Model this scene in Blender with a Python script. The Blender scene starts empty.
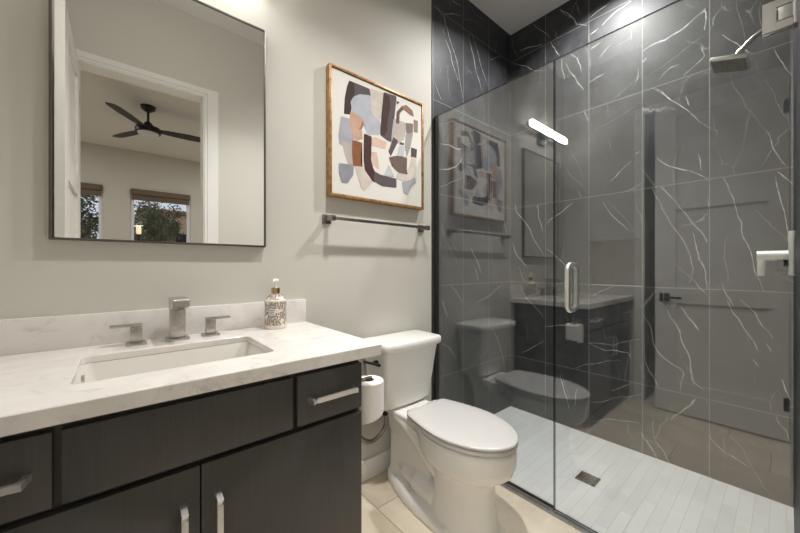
import bpy, bmesh, math, random
from mathutils import Vector, Matrix
random.seed(7)
C = bpy.context.scene
COL = C.collection

# ---------------------------------------------------------------- camera, world, light, exposure
CAM_Z = 1.152
cd = bpy.data.cameras.new('camera')
cam = bpy.data.objects.new('camera', cd); COL.objects.link(cam)
cam.location = (0, 0, CAM_Z)
cam.rotation_euler = (math.pi/2, 0, math.radians(49.7 - 90))   # forward = (cos 49.7, sin 49.7, 0)
cd.sensor_width = 36.0; cd.lens = 36.0*328.0/800.0
cd.clip_start = 0.005; cd.clip_end = 200
C.camera = cam

w = bpy.data.worlds.new('sky'); C.world = w; w.use_nodes = True
bg = w.node_tree.nodes['Background']
bg.inputs[0].default_value = (0.80, 0.84, 0.95, 1); bg.inputs[1].default_value = 0.9

VS = C.view_settings
VS.view_transform = 'Standard'; VS.look = 'None'; VS.gamma = 1.0; VS.use_curve_mapping = False
VS.exposure = 0.0

SHOWER_W, SHOWER_S = 32.0, 142      # recessed shower lamp
ROOM_W, ROOM_S = 10.5, 92   # added fill lamp in the room ceiling
BAR_E = 29.0         # vanity bar diffuser
BED_W = 27.0         # added bedroom fill lamps

# ---------------------------------------------------------------- dimensions (metres, floor z=0)
YB = 1.475           # vanity wall
YR = -0.021          # doorway wall (room side)
XE = 2.447           # tiled end wall of the shower
XL = -0.345          # left wall
XG = 1.549           # glass plane
XM = 1.521           # where the black tile begins
ZC = 3.06            # ceiling

# ---------------------------------------------------------------- measured marble veins (wall coordinates) and painted shapes

VEINS_BACK = [[(1.554,2.846),(1.635,2.813),(1.682,2.71),(1.74,2.62),(1.831,2.342)],[(1.635,2.832),(1.8,2.901)],[(1.721,2.964),(1.81,2.978)],[(1.872,3.043),(1.97,3.005),(2.062,3.009),(2.09,2.994)],[(1.841,2.894),(2.015,2.956)],[(1.894,2.819),(1.948,2.694),(2.05,2.471)],[(1.926,2.834),(2.015,2.709),(2.121,2.524)],[(1.645,2.668),(1.701,2.604),(1.78,2.442)],[(2.153,2.737),(2.311,2.831)],[(1.545,2.356),(1.581,2.283),(1.608,2.251)],[(1.531,2.064),(1.619,2.095),(1.81,2.171),(1.833,2.221)],[(1.599,1.961),(1.68,1.973),(1.766,1.965),(1.821,1.978)],[(1.531,1.791),(1.639,1.799),(1.744,1.833),(1.821,1.913)],[(1.599,1.675),(1.744,1.741),(1.821,1.776)],[(1.833,2.235),(2.129,2.231),(2.431,2.239)],[(1.599,1.42),(1.68,1.294),(1.766,1.184),(1.821,1.068)],[(1.701,1.337),(1.81,1.22)],[(1.833,1.359),(1.879,1.229)],[(2.129,1.376),(2.183,1.22),(2.253,1.034)],[(1.926,1.282),(2.05,1.102)],[(2.238,1.544),(2.296,1.353)],[(2.355,1.522),(2.4,1.408)],[(1.963,1.155),(2.005,1.041)],[(1.691,1.03),(1.766,0.97),(1.821,0.895)],[(1.975,0.884),(2.31,0.999)],[(1.619,0.643),(1.701,0.589),(1.766,0.514)],[(1.833,0.509),(2.0,0.601),(2.115,0.639)],[(1.856,0.432),(2.129,0.503)],[(2.169,0.679),(2.267,0.578),(2.325,0.454),(2.385,0.292)],[(1.619,0.93),(1.67,0.816)],[(2.385,0.276),(2.44,0.145)]]
VEINS_END = [[(1.465,3.037),(1.457,2.956),(1.407,2.847)],[(1.39,2.888),(1.205,2.848)],[(1.457,2.82),(1.374,2.763),(1.326,2.733),(1.264,2.671),(1.176,2.635)],[(1.272,3.036),(1.205,2.949),(1.147,2.868)],[(1.078,3.044),(1.012,2.944),(0.961,2.855)],[(1.14,2.829),(1.078,2.701)],[(1.006,2.678),(0.949,2.617),(0.939,2.573)],[(1.074,3.035),(1.008,2.955),(0.957,2.859),(0.89,2.815)],[(0.995,2.666),(0.957,2.621),(0.932,2.557),(0.926,2.508)],[(0.872,2.856),(0.759,2.883)],[(0.872,2.741),(0.82,2.757)],[(0.797,2.763),(0.716,2.808),(0.633,2.825)],[(0.872,2.638),(0.809,2.656)],[(0.814,2.552),(0.748,2.606)],[(0.716,2.583),(0.633,2.588),(0.629,2.674)],[(0.878,2.415),(0.781,2.436)],[(0.732,2.243),(0.633,2.305),(0.58,2.34)],[(0.575,2.476),(0.537,2.492),(0.465,2.488),(0.38,2.513),(0.348,2.532),(0.286,2.569)],[(0.575,2.295),(0.465,2.344),(0.348,2.405),(0.275,2.439)],[(0.492,2.273),(0.439,2.315),(0.401,2.314)],[(0.389,2.222),(0.376,2.249),(0.332,2.276),(0.293,2.31),(0.309,2.38)],[(0.293,2.573),(0.286,2.512),(0.293,2.455)],[(0.528,2.232),(0.478,2.189),(0.439,2.129)],[(1.061,2.671),(1.041,2.512)],[(1.034,2.618),(0.97,2.495),(0.914,2.379)],[(0.171,2.544),(0.139,2.306)],[(0.083,2.49),(0.088,2.404),(0.079,2.325),(0.069,2.257)],[(0.222,2.389),(0.153,2.287),(0.113,2.235)],[(0.042,2.231),(0.022,2.16),(-0.015,2.069)],[(0.194,2.17),(0.185,2.107),(0.157,2.043),(0.139,1.985),(0.109,1.923),(0.067,1.821)],[(0.067,2.082),(0.038,1.996),(0.014,1.895),(-0.015,1.866)],[(0.311,1.953),(0.241,1.878)],[(0.291,2.563),(0.311,2.548)],[(0.508,2.212),(0.474,2.174),(0.417,2.103),(0.345,2.006),(0.281,1.915)],[(0.371,2.121),(0.358,2.063)],[(0.879,2.064),(0.803,2.085),(0.684,2.119),(0.618,2.154),(0.58,2.178)],[(0.754,1.709),(0.684,1.775),(0.634,1.815)],[(0.612,1.855),(0.58,1.866)],[(0.667,1.633),(0.618,1.643),(0.58,1.669)],[(0.503,1.802),(0.455,1.747),(0.389,1.708),(0.354,1.694),(0.281,1.633)],[(0.742,2.241),(0.673,2.28)],[(0.523,1.62),(0.498,1.554)],[(0.484,1.625),(0.422,1.542)],[(1.045,1.879),(0.96,1.757),(0.892,1.672)],[(1.002,1.987),(0.953,1.886),(0.919,1.785)],[(0.908,2.226),(0.886,2.161)],[(0.319,1.778),(0.306,1.684)],[(0.766,1.591),(0.696,1.501),(0.639,1.415),(0.591,1.334)],[(0.791,1.581),(0.754,1.508),(0.696,1.434),(0.645,1.377)],[(0.879,1.432),(0.815,1.356),(0.754,1.271),(0.684,1.201),(0.612,1.142)],[(0.65,1.181),(0.667,1.056)],[(0.725,1.216),(0.721,1.061)],[(0.493,1.549),(0.455,1.446),(0.408,1.345),(0.371,1.272),(0.349,1.19),(0.338,1.143),(0.358,1.061)],[(0.422,1.538),(0.398,1.487),(0.354,1.417),(0.31,1.349),(0.281,1.29)],[(0.34,1.34),(0.327,1.258),(0.314,1.189),(0.293,1.143),(0.283,1.03)],[(0.412,1.161),(0.362,1.102),(0.327,1.062)],[(0.336,1.074),(0.31,1.029),(0.285,0.996)],[(0.853,0.952),(0.731,1.021)],[(0.217,1.629),(0.197,1.549),(0.17,1.452),(0.145,1.301),(0.107,1.136),(0.074,1.029)],[(0.101,1.442),(0.047,1.347),(-0.004,1.265)],[(0.036,1.591),(0.018,1.466),(-0.004,1.274)],[(0.353,1.406),(0.309,1.351),(0.282,1.281)],[(0.197,1.323),(0.217,1.192),(0.197,1.078)],[(0.224,1.068),(0.183,0.948)],[(0.03,1.616),(-0.015,1.55)],[(0.065,1.828),(0.036,1.714),(0.002,1.636)],[(1.438,1.662),(1.42,1.592),(1.331,1.483),(1.263,1.348),(1.197,1.242)],[(1.457,1.342),(1.402,1.223),(1.322,1.139)],[(1.402,1.156),(1.353,1.032)],[(1.246,1.626),(1.205,1.423)],[(1.174,1.475),(1.089,1.535),(0.974,1.609)],[(1.181,1.288),(1.059,1.186),(1.03,1.141),(0.988,1.045)],[(1.393,1.014),(1.331,0.894),(1.246,0.821)],[(1.322,0.887),(1.246,0.822),(1.197,0.764)],[(1.375,0.461),(1.197,0.583)],[(1.189,0.694),(0.946,0.728)],[(1.089,0.427),(1.045,0.31),(1.009,0.172)],[(0.879,0.624),(0.731,0.637),(0.585,0.702)],[(0.879,0.631),(0.778,0.594),(0.65,0.606),(0.634,0.564)],[(0.967,0.434),(0.853,0.488),(0.69,0.549)],[(0.879,0.22),(0.731,0.294),(0.585,0.361)],[(0.742,0.338),(0.639,0.413)],[(0.575,0.85),(0.534,0.786),(0.518,0.676),(0.493,0.632),(0.398,0.568),(0.38,0.537),(0.398,0.437)],[(0.596,0.572),(0.575,0.501),(0.554,0.43)],[(0.564,0.598),(0.498,0.433)],[(0.464,0.918),(0.436,0.848),(0.398,0.781),(0.371,0.68),(0.349,0.568),(0.336,0.496),(0.293,0.468)],[(0.398,0.924),(0.358,0.857),(0.323,0.804)],[(0.38,0.336),(0.327,0.417)],[(1.074,0.355),(1.009,0.128)],[(0.953,0.291),(0.974,0.154)],[(0.204,0.974),(0.166,0.886),(0.136,0.82),(0.093,0.723)],[(0.155,0.978),(0.101,0.915),(0.083,0.86),(0.045,0.799)],[(0.353,0.858),(0.314,0.794)],[(0.353,0.578),(0.336,0.501),(0.319,0.489)],[(0.066,0.769),(0.049,0.732)],[(0.115,0.682),(0.093,0.65)],[(0.015,0.603),(0.006,0.56),(-0.012,0.511)],[(0.035,0.537),(0.052,0.486),(0.055,0.444)],[(0.285,0.424),(0.268,0.373)],[(0.054,0.479),(0.05,0.437)],[(0.034,0.418),(0.022,0.379),(0.002,0.362),(-0.012,0.308)],[(0.256,0.3),(0.194,0.263),(0.144,0.206),(0.118,0.134),(0.079,0.058),(0.062,0.036),(0.006,-0.007)],[(0.276,0.231),(0.213,0.163),(0.157,0.142),(0.122,0.126)],[(0.88,0.08),(0.766,0.146),(0.681,0.16),(0.588,0.178)],[(0.582,0.127),(0.502,0.001)],[(0.508,0.103),(0.466,0.053),(0.437,-0.01)],[(0.443,0.253),(0.387,0.323),(0.333,0.397)]]
ART = [((205,192,180),[(1.008,2.101),(1.106,2.108),(1.093,2.065),(1.088,1.978),(1.074,1.95),(1.02,1.973),(1.017,2.059)]),((88,75,81),[(0.886,2.096),(1.004,2.097),(1.011,2.062),(0.959,2.05),(0.92,2.028),(0.899,1.994),(0.894,1.935),(0.857,1.927),(0.861,2.003),(0.874,2.064)]),((62,43,38),[(0.884,2.094),(0.911,2.094),(0.916,2.05),(0.899,1.994),(0.894,1.935),(0.857,1.927),(0.861,2.01),(0.874,2.064)]),((172,176,190),[(0.899,1.994),(0.916,2.023),(0.95,2.046),(1.011,2.062),(1.02,1.973),(1.074,1.95),(1.08,1.922),(1.069,1.876),(0.995,1.86),(0.968,1.927),(0.907,1.942)]),((165,165,180),[(0.837,1.9),(0.882,1.902),(0.89,1.891),(0.911,1.86),(0.911,1.829),(0.899,1.749),(0.829,1.768),(0.825,1.807)]),((200,155,132),[(0.894,1.942),(0.968,1.927),(0.972,1.899),(0.941,1.837),(0.941,1.817),(0.903,1.818),(0.886,1.889)]),((168,112,90),[(0.968,1.924),(0.971,1.897),(0.943,1.832),(0.938,1.86),(0.954,1.887)]),((196,158,138),[(0.914,1.856),(0.96,1.868),(0.965,1.822),(0.927,1.805),(0.909,1.816)]),((185,170,165),[(0.843,1.773),(0.905,1.784),(0.906,1.672),(0.874,1.681),(0.856,1.727)]),((150,85,45),[(0.905,1.798),(0.962,1.798),(0.962,1.727),(0.952,1.709),(0.965,1.676),(0.909,1.673),(0.902,1.737)]),((215,180,160),[(1.024,1.843),(1.047,1.852),(1.124,1.845),(1.114,1.805),(1.024,1.803)]),((215,185,168),[(1.02,1.764),(1.057,1.772),(1.074,1.685),(1.032,1.698),(1.017,1.731)]),((70,40,35),[(0.976,1.845),(1.024,1.841),(1.017,1.731),(1.032,1.685),(1.05,1.66),(1.042,1.613),(1.012,1.621),(0.983,1.652),(0.974,1.714)]),((90,78,82),[(1.05,1.665),(1.083,1.654),(1.191,1.652),(1.191,1.603),(1.093,1.596),(1.04,1.614)]),((92,76,82),[(1.106,2.108),(1.194,2.115),(1.178,1.989),(1.158,1.86),(1.127,1.864),(1.083,1.88),(1.093,1.995)]),((72,43,36),[(1.106,2.108),(1.145,2.099),(1.149,2.043),(1.133,1.976),(1.127,1.911),(1.112,1.884),(1.083,1.88),(1.093,1.995)]),((95,85,88),[(1.197,2.098),(1.22,2.098),(1.199,2.077)]),((190,178,172),[(1.178,1.989),(1.274,1.988),(1.254,1.896),(1.188,1.847),(1.162,1.873)]),((108,84,74),[(1.194,1.973),(1.199,2.035),(1.236,2.079),(1.252,2.067),(1.22,2.033),(1.218,1.976)]),((150,108,88),[(1.236,2.079),(1.274,2.097),(1.319,2.08),(1.328,2.049),(1.296,2.052),(1.252,2.067)]),((125,114,108),[(1.268,1.99),(1.324,2.002),(1.319,1.935),(1.274,1.934)]),((160,155,152),[(1.269,1.925),(1.323,1.948),(1.304,1.863),(1.275,1.794),(1.263,1.862)]),((160,128,116),[(1.33,2.028),(1.365,2.03),(1.362,1.961),(1.332,1.958)]),((85,76,80),[(1.173,1.883),(1.208,1.87),(1.156,1.776),(1.14,1.799)]),((95,86,86),[(1.223,1.87),(1.254,1.87),(1.251,1.859),(1.221,1.857)]),((80,72,75),[(1.31,1.857),(1.356,1.857),(1.351,1.802),(1.31,1.798)]),((207,194,184),[(1.206,1.689),(1.278,1.693),(1.31,1.798),(1.348,1.799),(1.341,1.683),(1.269,1.648),(1.2,1.658)]),((112,88,78),[(1.146,1.762),(1.217,1.789),(1.275,1.786),(1.269,1.74),(1.278,1.696),(1.212,1.695),(1.167,1.72)]),((165,168,178),[(1.24,1.639),(1.293,1.661),(1.341,1.683),(1.345,1.652),(1.31,1.624),(1.281,1.575),(1.251,1.584)]),((140,142,155),[(0.826,1.664),(0.909,1.673),(0.905,1.622),(0.874,1.578),(0.843,1.575),(0.826,1.615)]),((207,192,184),[(0.918,1.667),(0.965,1.672),(1.027,1.608),(0.979,1.56),(0.96,1.565),(0.932,1.635)]),((190,195,203),[(1.14,1.723),(1.18,1.662),(1.109,1.659)]),((190,195,203),[(1.219,1.847),(1.257,1.852),(1.251,1.794),(1.2,1.787)])]
# ---------------------------------------------------------------- materials
def srgb(r, g, b):
    f = lambda c: (c/255/12.92) if c/255 <= 0.04045 else ((c/255+0.055)/1.055)**2.4
    return (f(r), f(g), f(b), 1)
MATS = {}
class NT:
    def __init__(s, name):
        s.m = bpy.data.materials.new(name); s.m.use_nodes = True
        s.t = s.m.node_tree; s.n = s.t.nodes; s.l = s.t.links
        s.bsdf = s.n['Principled BSDF']; s.out = s.n['Material Output']; MATS[name] = s.m
    def node(s, typ, **kw):
        n = s.n.new(typ)
        for k, v in kw.items(): setattr(n, k, v)
        return n
    def put(s, sock, v):
        if isinstance(v, bpy.types.NodeSocket): s.l.new(v, sock)
        else: sock.default_value = v
    def math(s, op, a, b=0.0, c=None):
        n = s.node('ShaderNodeMath', operation=op); s.put(n.inputs[0], a); s.put(n.inputs[1], b)
        if c is not None: s.put(n.inputs[2], c)
        return n.outputs[0]
    def vec(s, op, a, b):
        n = s.node('ShaderNodeVectorMath', operation=op); s.put(n.inputs[0], a); s.put(n.inputs[1], b); return n.outputs[0]
    def coord(s): return s.node('ShaderNodeTexCoord').outputs['Object']
    def sep(s, v):
        n = s.node('ShaderNodeSeparateXYZ'); s.put(n.inputs[0], v); return n.outputs
    def comb(s, x, y, z=0.0):
        n = s.node('ShaderNodeCombineXYZ')
        for i, v in enumerate((x, y, z)): s.put(n.inputs[i], v)
        return n.outputs[0]
    def noise(s, v, scale, detail=3, rough=.5, dist=0.0, dim='3D'):
        n = s.node('ShaderNodeTexNoise', noise_dimensions=dim); s.put(n.inputs['Vector'], v)
        n.inputs['Scale'].default_value = scale; n.inputs['Detail'].default_value = detail
        n.inputs['Roughness'].default_value = rough; n.inputs['Distortion'].default_value = dist
        return n.outputs
    def ramp(s, f, stops, interp='LINEAR'):
        n = s.node('ShaderNodeValToRGB'); n.color_ramp.interpolation = interp; e = n.color_ramp.elements
        while len(e) < len(stops): e.new(0.5)
        for i, (p, c) in enumerate(stops):
            e[i].position = p; e[i].color = c if len(c) == 4 else (*c, 1)
        s.put(n.inputs[0], f); return n.outputs[0]
    def mix(s, f, a, b):
        n = s.node('ShaderNodeMix', data_type='RGBA'); s.put(n.inputs[0], f); s.put(n.inputs[6], a); s.put(n.inputs[7], b); return n.outputs[2]
    def bump(s, h, strength=.1, dist=.01):
        n = s.node('ShaderNodeBump'); n.inputs['Strength'].default_value = strength; n.inputs['Distance'].default_value = dist
        s.put(n.inputs['Height'], h); s.l.new(n.outputs[0], s.bsdf.inputs['Normal'])
    def set(s, **kw):
        for k, v in kw.items(): s.put(s.bsdf.inputs[k.replace('_', ' ')], v)
        return s.m

def plain(name, col, rough=.5, metal=0.0, var=.03, nscale=30., spec=.5):
    """plain finish with a slight mottle"""
    t = NT(name); n = t.noise(t.coord(), nscale, 2)[0]
    d = tuple(max(0, c*(1-var)) for c in col[:3])+(1,); u = tuple(min(1, c*(1+var)) for c in col[:3])+(1,)
    return t.set(Base_Color=t.ramp(n, [(.3, d), (.7, u)]), Roughness=rough, Metallic=metal, Specular_IOR_Level=spec)

def paint(name, col, rough=.6):
    t = NT(name); n = t.noise(t.coord(), 220, 2)[0]; t.bump(n, .04, .002)
    return t.set(Base_Color=col, Roughness=rough, Specular_IOR_Level=.3)
paint('wall_paint', srgb(209, 206, 197), .55)
paint('ceiling_paint', srgb(226, 224, 220), .7)
paint('bedroom_paint', srgb(205, 200, 190), .7)
paint('trim_paint', srgb(236, 234, 229), .35)
plain('door_paint', srgb(234, 231, 225), .38, var=.01)

def metal(name, col, rough):
    t = NT(name); c = t.coord(); sx = t.sep(c)
    n = t.noise(t.comb(t.math('MULTIPLY', sx[0], 40.), t.math('MULTIPLY', sx[1], 40.), t.math('MULTIPLY', sx[2], 900.)), 1., 2)[0]
    r = t.math('ADD', t.math('MULTIPLY', n, .05), rough-.025)
    return t.set(Base_Color=col, Metallic=1.0, Roughness=r)
metal('brushed_nickel', (.50, .48, .45, 1), .28)
metal('dark_nickel', (.30, .28, .26, 1), .33)
metal('pull_nickel', (.80, .79, .77, 1), .42)
metal('chrome', (.75, .75, .75, 1), .10)
metal('bronze_channel', (.16, .15, .135, 1), .38)
metal('gold_collar', (.55, .40, .20, 1), .25)
plain('black_metal', srgb(28, 26, 25), .4)
plain('black_plastic', srgb(18, 18, 18), .5)
plain('porcelain', srgb(241, 239, 235), .10, var=.004)
plain('sink_porcelain', srgb(218, 214, 206), .12, var=.004)
plain('seat_plastic', srgb(212, 210, 207), .22, var=.004)
plain('paper', srgb(240, 237, 234), .95, var=.02, nscale=120)
plain('cardboard', srgb(170, 140, 105), .9)
plain('white_plastic', srgb(238, 236, 230), .3)
plain('rubber', srgb(22, 22, 22), .7)
plain('canvas', srgb(226, 222, 215), .85, var=.015, nscale=200)
plain('fabric_shade', srgb(112, 98, 84), .9)
plain('vinyl_white', srgb(225, 226, 230), .4)
plain('stucco', srgb(196, 170, 140), .95, var=.08, nscale=8)
plain('roof_tile', srgb(150, 105, 80), .9, var=.15)
plain('bark', srgb(80, 66, 52), .95, var=.2)
plain('dirt', srgb(150, 130, 105), 1., var=.15, nscale=3)

t = NT('leaf'); n = t.noise(t.coord(), 6, 3)[0]
t.set(Base_Color=t.ramp(n, [(.3, srgb(60, 68, 44)), (.7, srgb(128, 132, 96))]), Roughness=.7)

# espresso-stained wood with a fine vertical grain
t = NT('espresso_wood'); s = t.sep(t.coord())
g = t.noise(t.comb(t.math('MULTIPLY', s[0], 240.), t.math('MULTIPLY', s[1], 240.), t.math('MULTIPLY', s[2], 6.)), 1., 4, .6)[0]
b = t.noise(t.coord(), 4., 3)[0]
k = t.math('ADD', t.math('MULTIPLY', g, .7), t.math('MULTIPLY', b, .3))
t.bump(g, .03, .001)
t.set(Base_Color=t.ramp(k, [(.2, srgb(56, 54, 53)), (.8, srgb(74, 72, 70))]), Roughness=.42)
plain('cabinet_shadow_gap', srgb(22, 20, 20), .6)

# frame wood (gilded oak)
t = NT('gilt_wood'); n = t.noise(t.coord(), 45., 4, .6)[0]
t.set(Base_Color=t.ramp(n, [(.3, srgb(128, 90, 52)), (.7, srgb(196, 154, 102))]), Roughness=.38, Metallic=.35)

# white quartz with faint grey veins
t = NT('quartz'); c = t.coord()
w1 = t.noise(c, 5.0, 5, .62, 1.6)[0]; w2 = t.noise(t.vec('ADD', c, (3.1, 1.7, 5.)), 14., 4, .6, 1.0)[0]
v1 = t.math('SUBTRACT', 1., t.math('MINIMUM', t.math('MULTIPLY', t.math('ABSOLUTE', t.math('SUBTRACT', w1, .5)), 18.), 1.))
m1 = t.math('MULTIPLY', v1, t.math('GREATER_THAN', w2, .5))
cloud = t.ramp(w1, [(.25, srgb(222, 217, 212)), (.75, srgb(238, 234, 229))])
t.set(Base_Color=t.mix(t.math('MULTIPLY', v1, t.ramp(w2, [(.50, (0, 0, 0)), (.70, (.42, .42, .42))])), cloud, srgb(150, 148, 146)), Roughness=.16)


def black_marble(name, axis, u0, pu, z0, pz):
    """polished-satin black tile, pu wide and pz high, thin grey joints, fine random veins per tile"""
    t = NT(name); s = t.sep(t.coord()); u = s[axis]; z = s[2]
    fu = t.math('DIVIDE', t.math('SUBTRACT', u, u0), pu); fz = t.math('DIVIDE', t.math('SUBTRACT', z, z0), pz)
    iu = t.math('FLOOR', fu); iz = t.math('FLOOR', fz)
    du = t.math('MULTIPLY', t.math('MINIMUM', t.math('FRACT', fu), t.math('SUBTRACT', 1., t.math('FRACT', fu))), pu)
    dz = t.math('MULTIPLY', t.math('MINIMUM', t.math('FRACT', fz), t.math('SUBTRACT', 1., t.math('FRACT', fz))), pz)
    joint = t.math('LESS_THAN', t.math('MINIMUM', du, dz), .0018)
    wn = t.node('ShaderNodeTexWhiteNoise', noise_dimensions='2D'); t.put(wn.inputs['Vector'], t.comb(iu, iz))
    off = t.vec('SCALE', wn.outputs['Color'], (0, 0, 0)); off.node.inputs['Scale'].default_value = 17.
    p = t.vec('ADD', t.comb(u, z), off)
    mp = t.node('ShaderNodeMapping'); mp.inputs['Rotation'].default_value = (0, 0, .55); mp.inputs['Scale'].default_value = (1.9, .55, 1); t.put(mp.inputs['Vector'], p)
    wob = t.noise(p, 9., 4, .6)['Color']
    q = t.vec('ADD', mp.outputs[0], t.vec('MULTIPLY', wob, (.10, .10, .0)))
    vo = t.node('ShaderNodeTexVoronoi', voronoi_dimensions='2D', feature='DISTANCE_TO_EDGE'); t.put(vo.inputs['Vector'], q); vo.inputs['Scale'].default_value = 3.0
    line = t.ramp(vo.outputs['Distance'], [(.0, (1, 1, 1)), (.011, (0, 0, 0))])
    brk = t.ramp(t.noise(t.vec('ADD', p, (5, 9, 0)), 5., 2)[0], [(.52, (0, 0, 0)), (.66, (1, 1, 1))])
    vein = t.math('MULTIPLY', t.math('MULTIPLY', line, brk), .45)
    cloud = t.noise(p, 7., 5, .65)[0]
    base = t.ramp(cloud, [(.3, srgb(41, 42, 45)), (.75, srgb(71, 72, 76))])
    col = t.mix(vein, base, srgb(205, 205, 202))
    col = t.mix(joint, col, srgb(132, 131, 129))
    rr = t.math('ADD', t.math('MULTIPLY', cloud, .05), .44)
    return t.set(Base_Color=col, Roughness=rr, Specular_IOR_Level=.38)
black_marble('marble_end', 1, 1.485, .303, .425, .602)
black_marble('marble_back', 0, 2.447, .3055, .425, .602)
t = NT('marble_vein'); n = t.noise(t.coord(), 40., 3)[0]
t.set(Base_Color=t.ramp(n, [(.3, srgb(120, 120, 118)), (.65, srgb(215, 215, 212))]), Roughness=.33)
t = NT('marble_vein_faint'); n = t.noise(t.coord(), 40., 3)[0]
t.set(Base_Color=t.ramp(n, [(.3, srgb(95, 95, 94)), (.7, srgb(160, 160, 158))]), Roughness=.33)

def stagger(name, col_a, col_b, grout, pu, pv, u0, v0, shift, along, joint, rough, tone=.5):
    """floor tile: columns pu wide across, pv long along axis `along`, each column shifted by `shift`"""
    t = NT(name); s = t.sep(t.coord()); a = s[1-along]; l = s[along]
    fa = t.math('DIVIDE', t.math('SUBTRACT', a, u0), pu); ia = t.math('FLOOR', fa)
    fl = t.math('DIVIDE', t.math('SUBTRACT', t.math('SUBTRACT', l, v0), t.math('MULTIPLY', ia, shift)), pv); il = t.math('FLOOR', fl)
    da = t.math('MULTIPLY', t.math('MINIMUM', t.math('FRACT', fa), t.math('SUBTRACT', 1., t.math('FRACT', fa))), pu)
    dl = t.math('MULTIPLY', t.math('MINIMUM', t.math('FRACT', fl), t.math('SUBTRACT', 1., t.math('FRACT', fl))), pv)
    j = t.math('LESS_THAN', t.math('MINIMUM', da, dl), joint)
    wn = t.node('ShaderNodeTexWhiteNoise', noise_dimensions='2D'); t.put(wn.inputs['Vector'], t.comb(ia, il))
    n = t.noise(t.vec('ADD', t.coord(), t.comb(wn.outputs['Value'], 0.)), 5., 6, .62, .6)[0]
    k = t.math('ADD', t.math('MULTIPLY', n, 1-tone), t.math('MULTIPLY', wn.outputs['Value'], tone))
    t.set(Base_Color=t.mix(j, t.ramp(k, [(.32, col_a), (.68, col_b)]), grout), Roughness=rough)
    t.bump(t.math('SUBTRACT', 1., j), .25, .001)
stagger('floor_tile', srgb(208, 193, 170), srgb(238, 226, 206), srgb(165, 150, 130), .30, .60, .927, .66, -.2, 1, .0022, .38, .25)
stagger('mosaic_tile', srgb(206, 207, 208), srgb(217, 218, 219), srgb(190, 189, 186), .0508, .305, .0, .0, .132, 0, .0011, .35, .35)

# architectural glass: part mirror, part see-through, more mirror at a glance
def glass(name, f0, tint):
    t = NT(name); t.n.remove(t.bsdf)
    lw = t.node('ShaderNodeLayerWeight'); lw.inputs[0].default_value = .5
    f = t.math('ADD', t.math('MULTIPLY', t.math('POWER', lw.outputs['Facing'], 5.), 1-f0), f0)
    gl = t.node('ShaderNodeBsdfGlossy'); gl.inputs['Roughness'].default_value = 0.0; gl.inputs['Color'].default_value = (1, 1, 1, 1)
    tr = t.node('ShaderNodeBsdfTransparent'); tr.inputs[0].default_value = tint
    m = t.node('ShaderNodeMixShader'); t.put(m.inputs[0], f); t.l.new(tr.outputs[0], m.inputs[1]); t.l.new(gl.outputs[0], m.inputs[2])
    t.l.new(m.outputs[0], t.out.inputs[0])
glass('clear_glass', .108, (.97, .985, .975, 1))
glass('window_glass', .03, (.97, .98, .98, 1))
plain('glass_edge', srgb(34, 40, 38), .15)
t = NT('mirror_silver'); t.set(Base_Color=(.90, .91, .90, 1), Metallic=1., Roughness=0.0)

def emit(name, col, strength):
    t = NT(name); t.set(Base_Color=(.9, .9, .9, 1), Emission_Color=col, Emission_Strength=strength, Roughness=.5)
emit('lit_diffuser', (1., .965, .92, 1), BAR_E)
emit('lit_lens', (1., .95, .88, 1), 6.)
emit('lit_amber_glow', (1., .62, .25, 1), 1.0)

# soap bottle print: small multicoloured leaves on cream
t = NT('floral_print'); c = t.coord(); s = t.sep(c)
vo = t.node('ShaderNodeTexVoronoi'); t.put(vo.inputs['Vector'], c); vo.inputs['Scale'].default_value = 300.
hue = t.sep(vo.outputs['Color'])[0]
pal = t.ramp(hue, [(0., srgb(112, 72, 56)), (.2, srgb(90, 98, 92)), (.38, srgb(196, 168, 138)), (.55, srgb(150, 96, 84)), (.7, srgb(98, 112, 128)), (.85, srgb(72, 74, 60))], 'CONSTANT')
dotm = t.math('LESS_THAN', vo.outputs['Distance'], .58)
big = t.noise(c, 26., 2)[0]
mask = t.math('MULTIPLY', dotm, t.math('LESS_THAN', big, .60))
t.set(Base_Color=t.mix(mask, srgb(232, 224, 210), pal), Roughness=.2)
plain('bottle_cream', srgb(232, 226, 214), .2)
plain('label_white', srgb(236, 232, 226), .5)
plain('label_ink', srgb(70, 84, 110), .5)

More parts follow.
